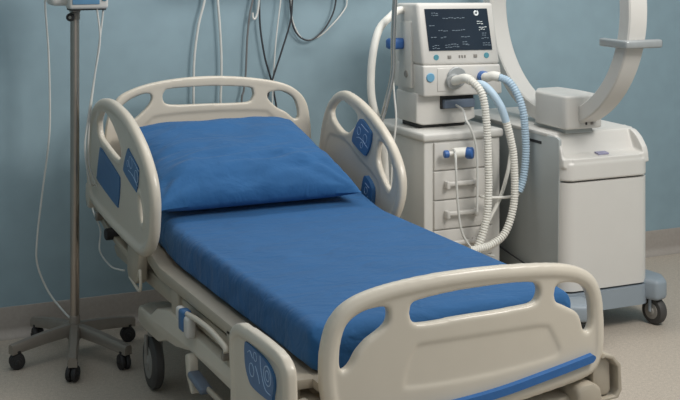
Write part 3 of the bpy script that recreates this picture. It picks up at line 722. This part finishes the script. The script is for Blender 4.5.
def corr(r, per=3): return lambda i, N: r * (1.08 if (i % per) else .84)
def hose(name, pts, r, m, label, corrugated=True, extra=None, cat='hose', step=.0038, group=None):
    P = spline([Vector(p) for p in pts], 24)
    # resample to an even step
    out = [P[0]]; acc = 0
    for a, b_ in zip(P, P[1:]):
        d_ = (b_ - a).length; t = 0
        while acc + (d_ - t) >= step:
            t += step - acc; acc = 0; out.append(a.lerp(b_, t / d_))
        acc += d_ - t
    mb = MB(); mb.tube(out, r, m, n=16, raw=True, rfun=corr(r) if corrugated else None)
    if extra: extra(mb)
    return tag(mb.build(name), label, cat, group)
G = 'breathing hoses on the ventilator'
hose('breathing_hose', [(1.484, 1.855, 1.072), (1.50, 1.80, 1.085), (1.515, 1.75, 1.07), (1.535, 1.71, 1.02), (1.548, 1.70, .92), (1.557, 1.70, .781), (1.560, 1.70, .606), (1.55, 1.70, .485), (1.512, 1.70, .375), (1.46, 1.70, .32), (1.40, 1.70, .30)], .0165, M['hosew'], 'white corrugated hose hanging from the grey centre port of the ventilator', group=G,
     extra=lambda mb: mb.tube([(1.484, 1.868, 1.068), (1.488, 1.84, 1.075), (1.50, 1.80, 1.085), (1.512, 1.765, 1.078)], .021, M['hosew'], n=14))
hose('breathing_hose', [(1.637, 1.68, .905), (1.664, 1.68, .81), (1.678, 1.68, .722), (1.678, 1.68, .547), (1.635, 1.68, .422), (1.566, 1.68, .374), (1.49, 1.675, .36), (1.45, 1.675, .36)], .0165, M['hosew'], 'white corrugated hose ending in a smooth pale blue section, beside the cabinet', group=G,
     extra=lambda mb: mb.tube([(1.545, 1.80, 1.055), (1.56, 1.75, 1.06), (1.585, 1.71, 1.025), (1.615, 1.685, .965), (1.638, 1.68, .90)], .0172, M['hoseb'], n=14))
hose('breathing_hose', [(1.668, 1.80, 1.085), (1.70, 1.755, 1.065), (1.722, 1.72, 1.01), (1.737, 1.70, .94), (1.748, 1.70, .856), (1.752, 1.70, .746), (1.738, 1.70, .64), (1.715, 1.70, .585)], .0165, M['hoseb'], 'pale blue corrugated hose from the blue port, outermost of the hoses', group=G,
     extra=lambda mb: mb.tube([(1.640, 1.862, 1.078), (1.642, 1.84, 1.080), (1.655, 1.815, 1.088), (1.675, 1.795, 1.083)], .0215, M['hosew'], n=14))
cable('connecting_tube', [(1.72, 1.70, .578), (1.69, 1.72, .562), (1.62, 1.75, .558), (1.56, 1.77, .565)], .0065, M['hosew'], 'short horizontal white tube between the hanging hoses', 'tube')
cable('drain_tube', [(1.72, 1.76, .80), (1.70, 1.76, .68), (1.66, 1.76, .56), (1.60, 1.76, .46), (1.56, 1.76, .40)], .0085, M['hosew'], 'thin white tube slanting behind the white corrugated hoses', 'tube')
cable('sensor_line', [(1.52, 1.93, .955), (1.522, 1.86, .94), (1.479, 1.76, .92), (1.469, 1.735, .91), (1.485, 1.72, .87), (1.509, 1.72, .798), (1.516, 1.72, .70), (1.516, 1.72, .60), (1.514, 1.72, .51)], .0052, M['cable'], 'thin white line from the ventilator tray, hanging over the drawers')
cable('sampling_line', [(1.43, 1.765, .765), (1.413, 1.73, .755), (1.409, 1.72, .70), (1.412, 1.72, .632), (1.42, 1.72, .53), (1.435, 1.72, .44), (1.47, 1.72, .375), (1.52, 1.72, .335), (1.60, 1.72, .31)], .0052, M['cable'], 'thin white line hanging from the blue-capped coupling over the drawers')
hose('supply_hose', [(1.345, 2.08, 1.375), (1.30, 2.06, 1.375), (1.256, 2.04, 1.352), (1.19, 2.02, 1.30), (1.150, 2.0, 1.21), (1.137, 2.0, 1.097), (1.142, 2.0, .986), (1.175, 2.0, .872), (1.20, 2.0, .757), (1.21, 2.0, .6)], .0175, M['hosew'], 'thick smooth white hose arching from the back of the ventilator down beside the bed', corrugated=False)
hose('metal_conduit', [(1.245, 1.95, 1.50), (1.231, 1.95, 1.43), (1.221, 1.95, 1.244), (1.219, 1.95, 1.111), (1.186, 1.95, .971), (1.158, 1.95, .884), (1.12, 1.95, .772), (1.10, 1.95, .62)], .0115, M['chrome'], 'flexible steel conduit hanging left of the ventilator', corrugated=False, step=.01)
cable('side_cable', [(1.28, 2.07, 1.21), (1.25, 2.0, 1.18), (1.235, 1.98, 1.10), (1.228, 1.95, 1.0), (1.226, 1.93, .90), (1.21, 1.93, .76), (1.20, 1.93, .6)], .0045, M['cable'], 'thin white cable between the steel conduit and the cabinet side')

# ------------------------------------------------------------------ C-arm X-ray machine
ca = empty('c_arm_machine', (2.0, 1.9, 0), 'white mobile C-arm X-ray machine on a wheeled base beside the wall', 'medical machine')
CX0, CX1, CY0 = 1.785, 2.243, 1.455
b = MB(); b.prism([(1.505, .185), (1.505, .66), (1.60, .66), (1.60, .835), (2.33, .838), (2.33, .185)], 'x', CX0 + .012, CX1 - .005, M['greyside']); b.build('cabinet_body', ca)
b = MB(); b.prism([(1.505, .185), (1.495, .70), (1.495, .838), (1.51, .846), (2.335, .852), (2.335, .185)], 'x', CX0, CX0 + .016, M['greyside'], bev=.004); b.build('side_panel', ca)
b = MB()
b.prism([(1.585, .840), (1.58, .856), (2.34, .862), (2.34, .84)], 'x', CX0 - .003, CX1, M['white'], bev=.005); b.build('top_cover', ca)
def rbox_xy(x0, x1, y0, y1, r, n=8):
    o = []
    for (cx, cy_, a) in ((x1 - r, y0 + r, -90), (x1 - .01, y1 - .01, 0), (x0 + .01, y1 - .01, 90), (x0 + r, y0 + r, 180)):
        rr = r if a in (-90, 180) else .01
        for k in range(n + 1): o.append((cx + rr * math.cos(R(a + 90 * k / n)), cy_ + rr * math.sin(R(a + 90 * k / n))))
    return o
front = rbox_xy(CX0 + .002, CX1, CY0, 1.515, .058)
front_top = rbox_xy(CX0 + .002, CX1, CY0, 1.60, .055)
b = MB(); b.prism(front, 'z', .192, .655, M['white'], smooth=True); b.build('front_cover', ca)
# upper console with a recessed tray
b = MB()
sh = [(p[0], p[1]) for p in front]
b.prism(front_top, 'z', .662, .735, M['white'])
tray_prof = [(CY0 + .010, .72), (CY0 + .012, .757), (1.53, .768), (1.548, .80), (1.572, .853), (1.63, .858), (1.63, .72)]
rim_prof = [(CY0 + .006, .72), (CY0 + .010, .757), (1.475, .785), (1.51, .825), (1.55, .85), (1.63, .860), (1.63, .72)]
b.prism(tray_prof, 'x', CX0 + .006, CX1 - .03, M['white'])
b.prism(rim_prof, 'x', CX1 - .034, CX1 - .004, M['white'])
b.prism([(CY0 + .02, .72), (CY0 + .022, .757), (1.485, .79), (1.505, .838), (1.53, .853), (1.63, .858), (1.63, .72)], 'x', CX0 + .003, CX0 + .020, M['white'])
b.box((CX0 + .05, CY0 + .004, .73), (CX1 - .05, CY0 + .03, .758), M['white'])
b.build('console', ca, remesh=.0045, smooth_it=4)
b = MB(); b.box((CX0 + .20, 1.485, .764), (CX0 + .255, 1.515, .770), M['purple'], rot=Matrix.Rotation(.16, 3, 'X')); b.build('tray_label', ca)
# dark maker's plate on the side: illegible row of letters
b = MB(); x_ = CX0 - .003
yy = 1.715
for k, wd in enumerate((.010, .012, .008, .012, .010, .012, .010)):
    b.box((x_, yy - wd, .802), (x_ + .004, yy, .814), M['dark']); yy -= wd + .0025
b.build('side_lettering', ca)
# grey base
base_o = rbox_xy(CX0 - .02, CX1 + .003, CY0 - .012, 1.62, .07)
b = MB(); b.prism(base_o, 'z', .10, .183, M['base'], smooth=True); b.box((CX0, 1.58, .10), (CX1, 2.34, .178), M['base'], .01); b.build('base_skirt', ca)
b = MB(); b.prism([(2.20, 1.47), (2.235, 1.40), (2.30, 1.415), (2.345, 1.50), (2.33, 1.66), (2.24, 1.72), (2.20, 1.70)], 'z', .115, .205, M['base'], bev=.018, seg=3); b.build('wheel_arm', ca)
b = MB(); b.prism([(1.72, 1.34), (1.80, 1.30), (1.86, 1.34), (1.88, 1.50), (1.80, 1.60), (1.72, 1.50)], 'z', .105, .175, M['base'], bev=.015, seg=3); b.build('wheel_arm', ca)
b = MB(); b.prism([(2.20, 2.2), (2.30, 2.2), (2.33, 2.30), (2.26, 2.36), (2.20, 2.34)], 'z', .11, .18, M['base'], bev=.015, seg=3); b.build('wheel_arm', ca)
b = MB(); b.prism([(1.80, 2.2), (1.72, 2.2), (1.70, 2.30), (1.76, 2.36), (1.80, 2.34)], 'z', .11, .18, M['base'], bev=.015, seg=3); b.build('wheel_arm', ca)
caster(ca, 2.268, 1.462, .060, .044, R(10), tyre='tyre', house='base', top=.128)
caster(ca, 1.80, 1.39, .045, .036, R(40), tyre='tyre', house='base', top=.12)
caster(ca, 2.27, 2.28, .045, .036, R(10), tyre='tyre', house='base', top=.12)
caster(ca, 1.75, 2.28, .045, .036, R(10), tyre='tyre', house='base', top=.12)
# pivot housing
b = MB()
b.prism([(1.832, 1.535), (1.84, 1.512), (2.02, 1.512), (2.03, 1.53), (2.04, 1.72), (2.02, 1.84), (1.90, 1.84), (1.835, 1.75)], 'z', .874, 1.020, M['white'], bev=.012, seg=4)
hs = b.build('pivot_housing', ca)
b = MB(); b.box((1.935, 1.506, .892), (1.941, 1.514, .909), M['dark'], .001); b.build('indicator', hs)
b = MB(); b.box((1.962, 1.506, .892), (1.974, 1.514, .906), M['hub'], .001); b.build('indicator', hs)
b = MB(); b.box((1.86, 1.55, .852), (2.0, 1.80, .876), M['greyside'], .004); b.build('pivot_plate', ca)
# the C : ring in the plane x = const
def arc_solid(mb, c, ri, ro, xa, xb, a0, a1, n, m, bev=.006):
    V = []; F = []
    sec = [(ri, xa + bev), (ri + bev, xa), (ro - bev, xa), (ro, xa + bev), (ro, xb - bev), (ro - bev, xb), (ri + bev, xb), (ri, xb - bev)]
    for i in range(n + 1):
        a = R(a0 + (a1 - a0) * i / n)
        for (r_, x) in sec: V.append(Vector((x, c[0] + r_ * math.cos(a), c[1] + .945 * r_ * math.sin(a))))
    for i in range(n):
        for k in range(8): F.append((i * 8 + k, i * 8 + (k + 1) % 8, (i + 1) * 8 + (k + 1) % 8, (i + 1) * 8 + k))
    F.append(tuple(range(8))); F.append(tuple(n * 8 + k for k in reversed(range(8))))
    mb.raw(V, F, m, True)
b = MB(); arc_solid(b, (1.735, 1.405), .505, .577, 1.90, 1.993, 120, 420, 120, M['white']); b.build('c_shaped_arm', ca)
b = MB()
b.prism([(1.868, 1.325), (1.868, 1.150), (1.876, 1.140), (2.052, 1.140), (2.058, 1.150), (2.052, 1.180), (1.900, 1.180), (1.898, 1.325)], 'z', 1.252, 1.286, M['skin_grey'], bev=.008, seg=3); b.build('grip_bar', ca)
cable('floor_cable', [(1.70, 2.20, .35), (1.74, 2.1, .33), (1.765, 1.95, .29), (1.772, 1.80, .262), (1.772, 1.65, .245)], .004, M['cabled'], 'dark cable sagging along the grey side of the C-arm machine')
